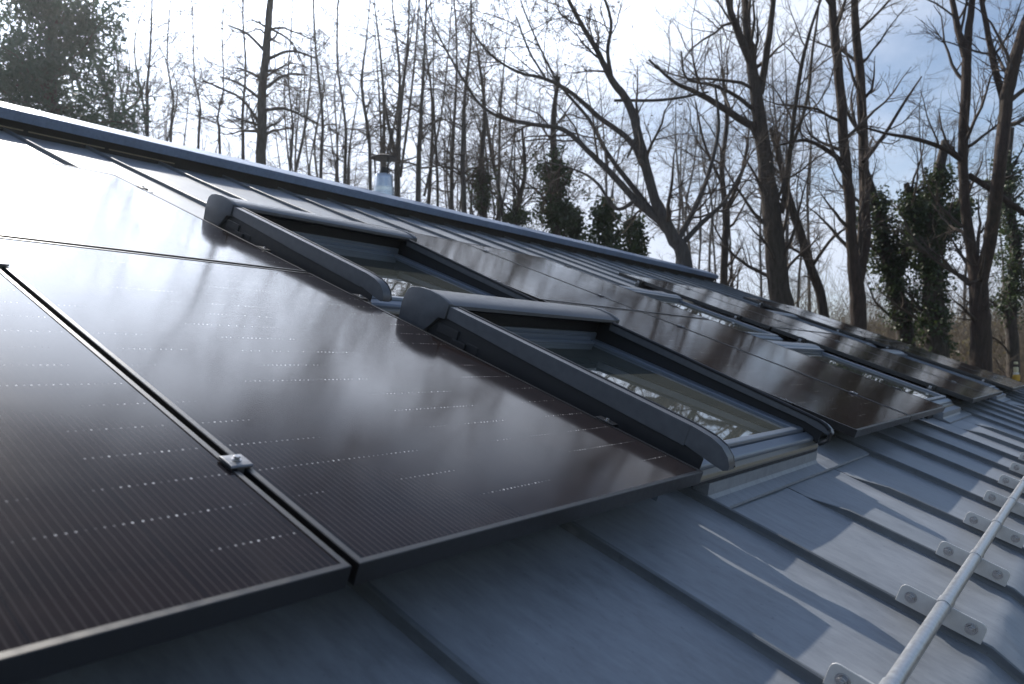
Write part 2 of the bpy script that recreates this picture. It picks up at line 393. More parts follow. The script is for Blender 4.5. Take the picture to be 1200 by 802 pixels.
# verge trim
mb = MB(); mb.prism([(V_BEND, NR - .16), (V_BEND, NR + .03), (V_RIDGE + .05, NR + .03), (V_RIDGE + .05, NR - .16)], U_END - .012, U_END + .012)
mb.prism([(V_EAVE, roofn(V_EAVE) - .16), (V_EAVE, roofn(V_EAVE) + .03), (V_BEND - .001, NR + .03), (V_BEND - .001, NR - .16)], U_END - .012, U_END + .012)
link('verge_trim', mb.mesh('verge_trim'), ZINCD, house, RM())
# flue
FU, FV = 4.62, 6.72
fx, fy = FU, FV * math.cos(TH); ztop = CAMP[2]
def ring(mb, prof, k=24):
    n = len(prof); vv = [(r * math.cos(2 * math.pi * j / k), r * math.sin(2 * math.pi * j / k), z) for r, z in prof for j in range(k)]
    mb.add(vv, [(i * k + j, i * k + (j + 1) % k, (i + 1) * k + (j + 1) % k, (i + 1) * k + j) for i in range(n - 1) for j in range(k)] + [tuple(range((n - 1) * k, n * k))])
fb = at(450, 226, 7.55)[2]
fp = at(449.5, 226.5, 9.7)
mb = MB(); ring(mb, [(.112, -1.2), (.112, -.01), (.117, -.008), (.117, .012), (.110, .014), (.112, .05), (.115, .052), (.115, .06), (.105, .062), (.098, .16), (.094, .195), (.090, .2), (.080, .2), (.080, .1)])
fl = link('flue', mb.mesh('flue', True), INOX, house, Matrix.Translation(tuple(fp)) @ Matrix.Scale(1.18, 4))
mb = MB(); ring(mb, [(.135, .375), (.14, .380), (.138, .386), (.09, .405), (.03, .418), (.001, .42)]); 
mb.add([(.135 * math.cos(a), .135 * math.sin(a), .375) for a in np.linspace(0, 6.283, 24, endpoint=False)], [tuple(range(24))[::-1]])
link('flue_cap', mb.mesh('flue_cap', True), FLUEB, fl, Matrix.Identity(4))
for a in (0.3, 2.4, 4.5):
    mb = MB(); mb.tube([(.085 * math.cos(a), .085 * math.sin(a), .15), (.10 * math.cos(a), .10 * math.sin(a), .39)], .009, 6)
    link('cap_strut', mb.mesh('cap_strut'), FLUEB, fl, Matrix.Identity(4))
mb = MB(); mb.tube([(0, 0, .2), (0, 0, .28)], [.05, .035], 12)
link('flue_spigot', mb.mesh('flue_spigot'), FLUEB, fl, Matrix.Identity(4))

# ------------------------------------------------------------------ roof windows (parts of the house)
def wpart(name, mb, mat, par, smooth=False, bevel=0.0, label=None):
    return tag(link(name, mb.mesh(name, smooth, bevel), mat, par, Matrix.Identity(4)), label=label)
WW, WL = 1.15, 1.32
def window_core(u, v, zt, label, ytop):
    """frame ring with its sash, pane and sill strips; zt = height of the sash"""
    mb = MB(); zb = NR - .01
    mb.box(.115, WW - .002, .08, .11, zb, zt - .05); mb.box(.002, .1149, .08, .11, -.085, zt - .05); mb.box(0, WW, WL - .03, WL, zb, zt - .02)
    mb.box(.0, .04, .32, WL - .0302, zb, zt - .02); mb.box(WW - .04, WW, .1102, WL - .0302, zb, zt - .02)
    mb.box(.0402, WW - .0402, .32, WL - .0302, zb, zb + .03)
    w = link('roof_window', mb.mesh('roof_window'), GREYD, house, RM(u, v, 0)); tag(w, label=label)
    s = MB()
    s.box(.044, .112, .1715, ytop, zt - .03, zt); s.box(WW - .112, WW - .044, .1715, ytop, zt - .03, zt)
    s.box(.113, WW - .113, ytop - .075, ytop, zt - .03, zt - .003)
    wpart('sash', s, SASH, w, False, .004)
    p = MB(); p.box(.1125, WW - .1125, .1718, ytop - .0755, zt - .03, zt - .012); wpart('pane', p, PANE, w)
    b = MB(); b.prism([(.143, zt - .024), (.143, zt - .008), (.147, zt + .001), (.171, zt + .001), (.171, zt - .024)], .044, WW - .044)
    wpart('sash_bottom', b, SASH, w, False, .003)
    b = MB(); b.prism([(.098, zt - .045), (.098, zt - .024), (.104, zt - .017), (.136, zt - .010), (.136, zt - .045)], .030, WW - .030)
    wpart('sill_cover', b, SASH, w, False, .003)
    b = MB(); b.prism([(.074, zt - .054), (.074, zt - .046), (.079, zt - .037), (.0975, zt - .032), (.0975, zt - .054)], .012, WW - .03)
    wpart('sill_lip', b, BRASSY, w, False, .002)
    return w
BRASSY = mat_plain('sill_metal', (0.20, 0.185, 0.155), 0.4, 0.4, 0.15, 40)
HOODP = [(1.31, -.06), (1.318, .036), (1.308, .080), (1.29, .096), (1.255, .106), (1.20, .111), (1.15, .1085), (1.115, .101), (1.10, .094), (1.0985, .082), (1.14, .076), (1.175, .06), (1.18, .02), (1.18, -.06)]
CAPP = [(1.312, -.06), (1.322, .034), (1.311, .084), (1.29, .101), (1.255, .111), (1.20, .116), (1.15, .1135), (1.115, .106), (1.097, .098), (1.098, .043), (1.130, .038), (1.172, -.016), (1.20, -.06)]
def shutter_window(u, v, label):
    w = window_core(u, v, -.018, label, 1.19)
    h = MB(); h.prism(HOODP, .014, WW - .014); wpart('hood', h, GREY, w, True)
    h = MB(); h.prism([(1.132, .0735), (1.168, .058), (1.174, .02), (1.174, -.03), (1.1775, -.03), (1.1775, .02), (1.171, .061), (1.135, .0765)], .03, WW - .03); wpart('hood_shade_plate', h, GREYD, w)  # dark plate added over the hood's inner face to stand for its shade
    for x in (0.0, WW):
        c = MB(); a = -.012 if x == 0 else WW - .0135; c.prism(CAPP, a, a + .0255); wpart('hood_end_cap', c, GREY, w, True, .004)
    up = [(1.096, .090), (.60, .0815), (.335, .0765)]; lo = [(.335, .0165), (.6, .026), (1.096, .047)]
    end = [(.3345, .0765), (.12, .071), (.075, .066), (.04, .055), (.016, .036), (.004, .016), (.004, .004), (.016, -.003), (.05, .001), (.3345, .0165)]
    end = [(y * .42 if y > .2 else y, z - (.004 if y > .2 and z > .05 else 0)) for y, z in end]
    up[-1] = (.141, .0725); lo[0] = (.141, .0115)
    for x in (0.0, 1.0):
        a, tw = (-.006, .042) if x == 0 else (WW - .064, .030)
        r = MB(); r.prism((up if x == 0 else [(y, .040 + .047 * (y - .141)) for y, z in up]) + lo, a, a + tw); wpart('side_rail', r, GREY, w, False, .0016)
        lowz = lambda z: z if z < .005 else .005 + (z - .005) * .54
        e = MB(); e.prism(end if x == 0 else [(y + .035 * max(0, 1 - y / .14), lowz(z)) for y, z in end], a, a + tw); wpart('rail_end_cap', e, GREY, w, True)
        xi = a + .040 if x == 0 else a + .002
        g = MB(); path = [(xi, y, z - .003) for y, z in [(1.09, .090), (.60, .0815), (.141, .0715), (.085, .066), (.045, .054), (.02, .034), (.008, .010), (.008, -.02), (.012, -.04)]]
        if x: path = [(p_[0], p_[1] + .037 * max(0, 1 - p_[1] / .14), p_[2]) for p_ in path]; path = [(p_[0], p_[1], lowz(p_[2])) if p_[1] < .16 else (p_[0], p_[1], .038 + .047 * (p_[1] - .141)) for p_ in path]; path[-1] = (xi, .068, -.05)
        else: path = path[:-2]
        g.tube(path, .0075, 8); wpart('gasket', g, RUB, w, True)
        sk = MB(); xs = .004 if x == 0 else WW - .038
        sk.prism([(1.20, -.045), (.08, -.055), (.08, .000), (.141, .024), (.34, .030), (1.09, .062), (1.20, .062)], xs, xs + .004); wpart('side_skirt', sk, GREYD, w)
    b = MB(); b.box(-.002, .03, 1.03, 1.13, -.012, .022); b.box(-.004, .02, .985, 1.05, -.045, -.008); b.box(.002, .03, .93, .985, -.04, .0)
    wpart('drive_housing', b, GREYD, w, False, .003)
    b = MB(); b.box(.12, WW - .12, 1.135, 1.155, -.022, -.002); b.box(.05, WW - .05, 1.156, 1.170, -.02, .012); wpart('shutter_bar', b, SASH, w, False, .004)
    return w
def plain_window(u, v, label):
    w = window_core(u, v, -.040, label, 1.22)
    h = MB(); h.prism([(1.31, -.09), (1.315, -.035), (1.30, -.018), (1.25, -.010), (1.205, -.016), (1.19, -.03), (1.19, -.046), (1.225, -.05), (1.225, -.09)], .0, WW)
    wpart('hood', h, SASH, w, True)
    h = MB(); h.box(.10, WW - .05, 1.145, 1.188, -.04, -.022); wpart('vent_bar', h, SASH, w, True, .004)
    return w
shutter_window(.10, -.03, 'lower roof window of the near pair, with dark shutter rails')
shutter_window(.10, 1.39, 'upper roof window of the near pair, with dark shutter rails')
for gi, (a, b) in enumerate(GAPS[1:]):
    c = (a + b) / 2 - WW / 2 + .0
    nm = ('second', 'third')[gi]
    plain_window(c, .02, 'lower roof window in the %s gap between the panels' % nm)
    plain_window(c, 1.44, 'upper roof window in the %s gap between the panels' % nm)
for a, b in GAPS:                                     # flashing round each pair of windows
    mb = MB(); u0, u1 = a + .212, b - .10 + (.47 if a == 0 else .3)
    u1 = min([q for q in US if q > b - .2]) - .008; u0 = min([q for q in US if q > a + .1]) + .008
    zz = NR + .006
    mb.prism([(-.014, zz), (-.012, zz + .008), (.030, zz + .013), (.040, zz + .022), (.047, zz + .056), (.10, zz + .056), (.10, zz)], u0, a + .10 + WW if a == 0 else a + 1.27)
    mb.prism([(-.014, zz), (-.012, zz + .008), (.030, zz + .012), (.16, zz + .016), (.16, zz)], (a + .1001 + WW) if a == 0 else a + 1.2701, u1)
    link('window_apron', mb.mesh('window_apron'), ZINC, house, RM())
    for x0, x1 in ((a + .01, a + .102), (b - (b - a - 1.352 if a == 0 else .13), b - .02)):
        if x1 - x0 < .03: continue
        mb = MB(); mb.box(x0, x1, .142, 2.80, NR + .004, NR + .009); link('side_flashing', mb.mesh('side_flashing'), GREYD if a == 0 else ZINC, house, RM())
    mb = MB(); mb.box(a + .020, a + .024, .10, 2.82, NR + .01, -.034); mb.box(a + .0241, a + .044, .10, 2.82, -.040, -.034)
    link('flashing_lip', mb.mesh('flashing_lip'), SASH, house, RM())
    mb = MB(); mb.prism([(2.84, NR + .003), (2.84, NR + .045), (2.845, NR + .050), (3.0, NR + .012), (3.0, NR + .003)], a + .02, b - .02)
    link('back_flashing', mb.mesh('back_flashing'), ZINC, house, RM())

# ------------------------------------------------------------------ solar panels
PW, PL, PG, PT = 1.134, 1.722, 0.022, 0.035
PX = 0.014                                    # gap between neighbouring columns
def frame_mesh():
    mb = MB(); W_, L_ = PW, PL; e = .0012; lip = .0105
    prof = [(0, -PT), (0, -e), (e, 0), (lip, 0), (lip, -.004), (lip + .002, -.0045), (lip, -.008), (.002, -.009), (.002, -PT + .002), (.03, -PT + .002), (.03, -PT)]
    n = len(prof); vv = []
    for cx, cy, sx, sy in ((0, 0, 1, 1), (W_, 0, -1, 1), (W_, L_, -1, -1), (0, L_, 1, -1)):
        for d, z in prof: vv.append((cx + sx * d, cy + sy * d, z))
    ff = [(i * n + j, i * n + (j + 1) % n, ((i + 1) % 4) * n + (j + 1) % n, ((i + 1) % 4) * n + j) for i in range(4) for j in range(n)]
    mb.add(vv, ff); return mb.mesh('frame')
FM = frame_mesh(); FM.materials.append(FRAME)
mb = MB(); mb.box(.0106, PW - .0106, .0106, PL - .0106, -.0075, -.0016); GM = mb.mesh('glass'); GM.materials.append(PV)
mb = MB(); mb.box(.012, PW - .012, .012, PL - .012, -.014, -.0085); BM = mb.mesh('backsheet'); BM.materials.append(FRAME)
mb = MB(); mb.prism([(-.021, .0015), (-.021, .0045), (-.018, .0065), (-.008, .007), (.008, .007), (.018, .0065), (.021, .0045), (.021, .0015)], -.019, .019)
mb.box(-.0062, .0062, -.019, .019, -.04, .001)
CMM = mb.mesh('clamp', False, .0012); CMM.materials.append(CLAMP)
mb = MB(); mb.box(-.012, .012, -.030, .030, -.04, .0035); mb.box(-.019, -.012, -.03, .03, .0012, .0035); ECM = mb.mesh('end_clamp', False, .001); ECM.materials.append(FRAME)
mb = MB()
def hexhead(mb, r, z0, z1, k=6):
    vv = [(r * math.cos(2 * math.pi * j / k + .3), r * math.sin(2 * math.pi * j / k + .3), z) for z in (z0, z1) for j in range(k)]
    mb.add(vv, [tuple(range(k))[::-1], tuple(range(k, 2 * k))] + [(j, (j + 1) % k, k + (j + 1) % k, k + j) for j in range(k)])
hexhead(mb, .0082, .0068, .0082, 16); hexhead(mb, .0054, .008, .0135)
BLM = mb.mesh('bolt', False, .0008); BLM.materials.append(BOLT)
BL = [(-2 * PW - PX, 'near'), (1.55, 'second'), (5.232, 'third'), (8.804, 'farthest')]
CV = [.312, 1.425]
blk_phr = {'near': 'nearest the camera', 'second': 'beyond the shuttered windows', 'third': 'between the plain window pairs', 'farthest': 'farthest along the roof'}
for bu, bn in BL:
    for cidx in range(2):
        for r in range(2):
            u, v = bu + cidx * (PW + PX), r * (PL + PG)
            P = empty('solar_panel', RM(u, v, 0), cat='solar panel', group='black solar panels on the zinc roof',
                      label='black solar panel, %s %s in the block %s' % (('lower', 'upper')[r], ('left', 'right')[cidx], blk_phr[bn]))
            I = Matrix.Identity(4)
            link('frame', FM, None, P, I); link('glass', GM, None, P, I); link('backsheet', BM, None, P, I)
            for cv in CV:
                spots = [PW + PX / 2] if cidx == 0 else [PW + .009]
                if cidx == 0: spots.append(-.009)
                for x in spots:
                    mid = abs(x - PW - PX / 2) < .001
                    c = link('clamp' if mid else 'end_clamp', CMM if mid else ECM, None, P, Matrix.Translation((x if mid else (-.0135 if x < 0 else PW + .0135), cv + (0.0 if r == 0 else .01), 0)) @ Matrix.Rotation(math.pi if x < 0 else 0, 4, 'Z'))
                    link('bolt', BLM, None, c, I if mid else Matrix.Translation((0, 0, -.0045)))
    # mounting frame: four aluminium rails under the block on seam clamps
    mf = empty('mounting_frame', RM(bu, 0, 0), cat='mounting frame', group='mounting frames under the solar panels',
               label='aluminium mounting rails under the panel block ' + blk_phr[bn])
    for r in range(2):
        for cv in CV:
            vv = r * (PL + PG) + cv + (.01 if r else 0)
            mb = MB(); mb.box(-.07, 2 * PW + PX + .07, vv - .02, vv + .02, -.078, -.0365)
            ro = link('rail', mb.mesh('rail', False, .002), ALU, mf, Matrix.Identity(4))
            for u in US:
                if -.06 < u - bu < 2 * PW + PX + .06:
                    mb = MB(); mb.box(u - bu - .022, u - bu + .022, vv - .026, vv + .026, NR + .008, -.0785)
                    link('seam_clamp', mb.mesh('seam_clamp', False, .002), CLAMP, ro, Matrix.Identity(4))
            for x in (-.05, 2 * PW + PX + .05):
                mb = MB(); mb.box(x - .012, x + .012, vv - .012, vv + .012, -.036, -.012); link('end_bolt', mb.mesh('end_bolt', False, .002), BOLT, ro, Matrix.Identity(4))

# ------------------------------------------------------------------ snow guard
sg = empty('snow_guard', RM(0, -.575, 0), cat='snow guard', label='galvanised snow guard pipe held by pale brackets along the eaves')
NP = -.087
mb = MB(); mb.tube([(US[0], 0, NP), (U_END - .3, 0, NP)], .0155, 16)
link('pipe', mb.mesh('pipe', True), STEEL, sg, Matrix.Identity(4))
def plate_prof(y0, y1, z0, z1, r=.014):
    o = []
    for cy, cz, a0 in ((y1 - r, z1 - r, 0), (y0 + r, z1 - r, 90)): o += [(cy + r * math.cos(rad(a0 + t)), cz + r * math.sin(rad(a0 + t))) for t in (0, 30, 60, 90)]
    return o + [(y0, z0), (y1, z0)]
mb = MB(); zb = NR + .022
mb.prism(plate_prof(-.094, .094, zb, -.080), -.0135, -.0090); mb.prism(plate_prof(-.06, .06, zb + .004, -.088), .0085, .0125)
BRM = mb.mesh('bracket', False, .0016); BRM.materials.append(PLATE)
mb = MB()
BTM = None
hexhead(mb, .0135, 0, .002, 18); hexhead(mb, .0098, .0018, .010); hexhead(mb, .0055, .0095, .015, 10)
BTM = mb.mesh('bracket_bolt', False, .0006); BTM.materials.append(BOLT)
mb = MB(); mb.tube([(-.022, 0, NP), (.034, 0, NP)], .0178, 16); SLM = mb.mesh('sleeve', True); SLM.materials.append(STEEL)
Rb = Matrix.Rotation(rad(-90), 4, 'Y')
for u in US[1:-1]:
    if u > 9: break
    b = link('bracket', BRM, None, sg, Matrix.Translation((u, 0, 0)))
    for y in (-.066, .066): link('bolt', BTM, None, b, Matrix.Translation((-.0135, y, -.104)) @ Rb)
    link('sleeve', SLM, None, b, Matrix.Identity(4))

# ------------------------------------------------------------------ trees
def nrm(a): return a / (np.linalg.norm(a, axis=-1, keepdims=True) + 1e-9)
def grow(P0, D0, L, r0, r1, nseg, wob, trop):
    """many branches at once: start points, directions, lengths, radii -> paths"""
    B = len(P0); pts = np.zeros((B, nseg + 1, 3)); rr = np.zeros((B, nseg + 1))
    p = P0.copy(); d = nrm(D0); pts[:, 0] = p; rr[:, 0] = r0
    for i in range(nseg):
        d = nrm(d + rng.normal(0, wob, (B, 3)) + np.array([0, 0, trop]))
        p = p + d * (L / nseg)[:, None]; pts[:, i + 1] = p
        rr[:, i + 1] = r0 + (r1 - r0) * (i + 1) / nseg
    return pts, rr
def tubes(pts, rr, k):
    B, N = rr.shape
    t = np.zeros_like(pts); t[:, 1:-1] = pts[:, 2:] - pts[:, :-2]; t[:, 0] = pts[:, 1] - pts[:, 0]; t[:, -1] = pts[:, -1] - pts[:, -2]
    t = nrm(t); md = nrm(pts[:, -1] - pts[:, 0])[:, None]; ref = np.where(np.abs(md[..., 2:3]) > .7, np.array([1., .15, 0]), np.array([0.1, 0, 1.])) + 0 * t
    a = nrm(np.cross(t, ref)); b = np.cross(t, a)
    an = 2 * np.pi * np.arange(k) / k
    ring = pts[:, :, None] + rr[:, :, None, None] * (np.cos(an)[:, None] * a[:, :, None] + np.sin(an)[:, None] * b[:, :, None])
    idx = np.arange(B * N * k).reshape(B, N, k); n2 = np.roll(idx, -1, 2)
    F = np.stack([idx[:, :-1], n2[:, :-1], n2[:, 1:], idx[:, 1:]], -1).reshape(-1, 4)
    return ring.reshape(-1, 3), F
def spawn(pts, rr, n, t0, t1, ang, lenf, Lpar, rf, rmin):
    """n children on each path between fractions t0..t1"""
    B, N, _ = pts.shape
    bi = np.repeat(np.arange(B), n); t = rng.uniform(t0, t1, B * n) * (N - 1)
    i = np.clip(t.astype(int), 0, N - 2); f = (t - i)[:, None]
    p = pts[bi, i] * (1 - f) + pts[bi, i + 1] * f
    d = nrm(pts[bi, i + 1] - pts[bi, i]); r = rr[bi, i] * (1 - f[:, 0]) + rr[bi, i + 1] * f[:, 0]
    q = nrm(np.cross(d, rng.normal(size=(B * n, 3)))); a = rng.uniform(ang[0], ang[1], B * n)[:, None]
    nd = np.cos(a) * d + np.sin(a) * q
    L = Lpar[bi] * lenf * rng.uniform(.55, 1.2, B * n) * (1.15 - .6 * t / (N - 1))
    return p, nd, L, np.maximum(r * rf, rmin)
class Geo:
    def __init__(s): s.V = []; s.F = []; s.n = 0
    def add(s, V, F): s.V.append(V); s.F.append(F + s.n); s.n += len(V)
    def mesh(s, name, origin, smooth=True): return mesh_np(name, np.concatenate(s.V) - origin, np.concatenate(s.F), smooth)
def smooth_path(ctrl, rads, n):
    P = np.array(ctrl, float); R = np.array(rads, float); m = len(P)
    Pe = np.vstack([2 * P[0] - P[1], P, 2 * P[-1] - P[-2]]); o = []; ro = []
    for q in np.linspace(0, m - 1 - 1e-6, n):
        i = int(q); t = q - i; a, b, c, d = Pe[i:i + 4]
        o.append(.5 * (2 * b + (c - a) * t + (2 * a - 5 * b + 4 * c - d) * t * t + (3 * b - a - 3 * c + d) * t ** 3)); ro.append(R[i] * (1 - t) + R[i + 1] * t)
    return np.array(o)[None], np.array(ro)[None]
def leaves(C, rad_, n, size, flat=.5):
    """n small leaf quads scattered round each centre"""
    C = np.repeat(C, n, 0); R = np.repeat(np.broadcast_to(rad_, (len(C) // n,)), n)[:, None]
    c = C + rng.normal(0, .5, C.shape) * R
    a = nrm(rng.normal(size=c.shape)); b = nrm(np.cross(a, rng.normal(size=c.shape)))
    s = size * rng.uniform(.6, 1.3, (len(c), 1))
    V = np.stack([c - a * s, c - b * s * flat, c + a * s, c + b * s * flat], 1).reshape(-1, 3)
    return V, np.arange(len(c) * 4).reshape(-1, 4)
TREEN = [0]
def tree(name, stems, D, label, cat='tree', group=None, bark=BARK, twig=TWIG, dens=1.0, l1=2.6, ivy=None, buds=0, up=.10, ang=(.5, 1.15), rt=.0062, down=True, t0=.12, lev=4, wob=.16, ext=True, ws=1.0):
    """stems: list of [(x, y, width_px), ...] as read off the photograph at depth D"""
    base = None; G = Geo(); paths = []
    for si, st in enumerate(stems):
        if st[-1][1] <= 10 and st[-1][2] >= 1.6 and ext:              # crowns go on above the picture
            (xa, ya, wa), (xb, yb, wb) = st[-2:]; g_ = max(-.5, min(.5, (xb - xa) / max(8, ya - yb))); st = list(st); xx = xb
            for q_ in (1, 2, 3, 4):
                xx += g_ * 45 + rng.uniform(-14, 14); st.append((xx, yb - 62 * q_, max(.5, wb * (1 - .17 * q_))))
        off = rng.uniform(-1.2, 1.2) if si else 0
        ctrl = [at(x, y, D + off * min(1, i / 3)) for i, (x, y, w) in enumerate(st)]
        rs = [w * ws / 2 * D / 888.29 for _, _, w in st]
        if si == 0:
            g = float(gz(ctrl[0][0], ctrl[0][1]))
            if ctrl[0][2] > g and down:
                dirn = (ctrl[0] - ctrl[1]); dirn = dirn / max(1e-6, -dirn[2]) if dirn[2] < 0 else np.array([0, 0, -1.])
                h = ctrl[0][2] - g + .1; lean = np.array([dirn[0] * .25, dirn[1] * .25, -1.]) * h
                ctrl = [ctrl[0] + lean] + ctrl; rs = [rs[0] * 1.35] + rs
            base = ctrl[0].copy()
        p, r = smooth_path(ctrl, rs, max(10, 4 * len(ctrl)))
        p[0, 1:-1] += rng.normal(0, .06, (p.shape[1] - 2, 3)) * r[0, 1:-1, None]
        paths.append((p, r)); V, F = tubes(p, r, 10 if rs[0] > .1 else 7); G.add(V, F)
    T = empty(name, Matrix.Translation(tuple(base)), label=label, cat=cat, group=group)
    link('trunk', G.mesh('trunk', base), bark, T, Matrix.Identity(4))
    G = Geo(); tips = []
    for p, r in paths:
        L = np.array([np.linalg.norm(np.diff(p[0], axis=0), axis=1).sum()])
        n1 = max(3, int(L[0] * 1.45 * dens)); 
        s = spawn(p, r, n1, t0, 1, ang, 1, np.array([l1]), .42, .012)
        s = (s[0], s[1], l1 * rng.uniform(.5, 1.25, n1), np.minimum(s[3], .05))
        p1, r1 = grow(s[0], s[1], s[2], s[3], np.full(n1, rt), 7, wob, up); V, F = tubes(p1, r1, 4); G.add(V, F)
        pe = p[:, -2:]; re = r[:, -2:]
        s = spawn(p1, r1, 7, .12, 1, (.45, 1.0), .5, s[2], .6, rt * .8)
        p2, r2 = grow(s[0], s[1], s[2], np.minimum(s[3], .02), np.full(len(s[2]), rt * .6), 4, wob * 1.1, up * .8); V, F = tubes(p2, r2, 3); G.add(V, F)
        s = spawn(p2, r2, 4, .1, 1, (.4, 1.0), .55, s[2], .7, rt * .55)
        p3, r3 = grow(s[0], s[1], s[2], s[3] * .8, np.full(len(s[2]), rt * .45), 3, wob * 1.2, up * .6); V, F = tubes(p3, r3, 3); G.add(V, F)
        if lev > 3:
            s = spawn(p3, r3, 2, .1, 1, (.4, 1.0), .6, s[2], .7, rt * .42)
            p4, r4 = grow(s[0], s[1], s[2], s[3] * .8, np.full(len(s[2]), rt * .35), 2, wob, up * .5); V, F = tubes(p4, r4, 3); G.add(V, F)
        tips.append(p3[:, -1])
    link('branches', G.mesh('branches', base), twig, T, Matrix.Identity(4))
    if buds:
        tp = np.concatenate(tips); tp = tp[rng.random(len(tp)) < buds]
        V, F = leaves(tp, .03, 2, .032, .4); link('buds', mesh_np('buds', V - base, F, False), BUD, T, Matrix.Identity(4))
    if ivy:
        cs = []
        for (si, ya, yb, wd, num) in ivy:
            p, r = paths[si]; q = p[0]; t = rng.uniform(ya, yb, num) * (len(q) - 1); i = np.clip(t.astype(int), 0, len(q) - 2); f = (t - i)[:, None]
            c = q[i] * (1 - f) + q[i + 1] * f + rng.normal(0, 1, (num, 3)) * np.array([1, 1, .6]) * wd * rng.uniform(.3, 1.1, (num, 1)); cs.append(c)
        V, F = leaves(np.concatenate(cs), .17, 22, .045, .7); o = link('ivy', mesh_np('ivy', V - base, F, False), IVY, T, Matrix.Identity(4))
    return T

# --- the trees one can tell apart, right to left
tree('bare_tree', [[(1150, 432, 30), (1148, 380, 28), (1146, 330, 26), (1138, 290, 15), (1130, 230, 14), (1129, 160, 14), (1132, 100, 14), (1133, 62, 13), (1137, 20, 10), (1142, -40, 7)],
                   [(1131, 66, 11), (1124, 40, 10), (1116, 0, 8), (1108, -50, 6)],
                   [(1148, 335, 20), (1158, 290, 18), (1166, 240, 18), (1172, 190, 17), (1178, 130, 17), (1186, 85, 17), (1198, 40, 15), (1214, -10, 12)],
                   [(1176, 120, 10), (1165, 75, 10), (1157, 35, 8), (1148, -20, 6)],
                   [(1130, 190, 8), (1103, 173, 7), (1068, 162, 6), (1040, 157, 4), (1015, 150, 3)],
                   [(1135, 205, 9), (1165, 225, 9), (1200, 250, 9), (1240, 275, 8)]], 15.5,
     'tall bare tree with two reddish trunks joined low at the right edge', bark=BARKR, l1=2.0, dens=.9, ws=.76)
tree('bare_tree', [[(1006, 388, 22), (1004, 340, 21), (998, 290, 15), (996, 240, 14), (990, 180, 14), (984, 100, 13), (978, 40, 12), (974, -30, 9)],
                   [(1006, 330, 15), (1014, 280, 15), (1013, 220, 15), (1011, 150, 14), (1008, 90, 13), (1003, 40, 12), (1000, -30, 9)],
                   [(997, 200, 8), (975, 180, 7), (945, 165, 5), (915, 170, 3)], [(1012, 190, 7), (1035, 160, 5), (1060, 120, 4), (1080, 90, 2)]], 17,
     'bare tree with twin slim straight trunks rising close together', bark=BARKR, l1=2.1, ws=.82)
tree('bare_tree', [[(920, 392, 40), (912, 330, 36), (904, 250, 32), (895, 175, 25), (886, 110, 21), (878, 60, 16), (874, 10, 13), (870, -50, 9)],
                   [(891, 110, 13), (898, 65, 12), (904, 20, 10), (909, -30, 7)], [(882, 78, 14), (868, 45, 13), (857, 15, 11), (846, -25, 8)],
                   [(890, 152, 14), (868, 140, 13), (840, 122, 11), (815, 108, 9), (790, 96, 6), (760, 70, 4)], [(885, 130, 8), (862, 112, 7), (835, 100, 5), (805, 92, 4), (798, 60, 3)],
                   [(916, 250, 9), (925, 185, 8), (934, 110, 7), (943, 60, 6), (958, 10, 4)], [(922, 190, 6), (945, 120, 6), (952, 60, 5), (960, 0, 3)]], 17.5,
     'thickest bare trunk, forking high up, with a mossy limb to its left', l1=2.3, ws=.68)
tree('bare_tree', [[(966, 372, 16), (952, 320, 15), (936, 270, 14), (924, 232, 13), (915, 195, 9), (903, 150, 6)], [(950, 315, 6), (975, 280, 5), (1000, 262, 3)]], 19,
     'leaning bare trunk crossing in behind the thickest trunk', l1=1.8, ws=.7)
tree('leaning_tree', [[(806, 330, 21), (788, 278, 17), (768, 235, 13.5), (753, 180, 13), (738, 125, 11), (716, 92, 9), (700, 60, 7), (682, 30, 6), (662, -10, 5)],
                      [(778, 262, 12), (748, 238, 10), (718, 205, 8.5), (690, 178, 7.5), (662, 153, 6.5), (625, 146, 5.5), (588, 138, 5), (562, 122, 4), (542, 92, 3.4), (518, 50, 2.6), (500, 8, 1.8)],
                      [(757, 200, 9), (738, 165, 8), (705, 140, 7), (668, 108, 6), (640, 93, 5), (606, 84, 4), (570, 60, 3), (545, 20, 2)],
                      [(717, 94, 6), (712, 60, 5), (716, 25, 4), (702, -20, 3)], [(735, 118, 6), (748, 140, 5), (744, 165, 4), (735, 185, 3)],
                      [(792, 285, 9), (812, 248, 8), (830, 205, 6), (842, 150, 5), (838, 100, 3)], [(785, 276, 9), (748, 228, 8), (712, 180, 6), (690, 140, 5), (655, 98, 3.5), (630, 50, 2.5), (610, 0, 2)], [(745, 235, 6), (722, 245, 5), (700, 215, 4), (676, 200, 3), (640, 190, 2)], [(795, 290, 8), (822, 262, 7), (850, 235, 5), (875, 190, 3)], [(640, 93, 3), (620, 60, 3), (605, 20, 2)], [(720, 118, 4), (780, 117, 4), (830, 108, 3)]], 15,
     'bare budding tree leaning left with long arching limbs above the ridge', buds=.4, l1=1.7, dens=1.25, bark=BARKL, up=.02, ws=.88)
tree('bare_tree', [[(848, 330, 9), (851, 260, 8), (846, 200, 6), (852, 140, 5), (846, 80, 3)], [(850, 250, 5), (870, 200, 4), (878, 150, 2)], [(848, 220, 4), (826, 170, 3), (815, 120, 2)]], 21, 'thin bare tree between the leaning tree and the thickest trunk', l1=2.2)
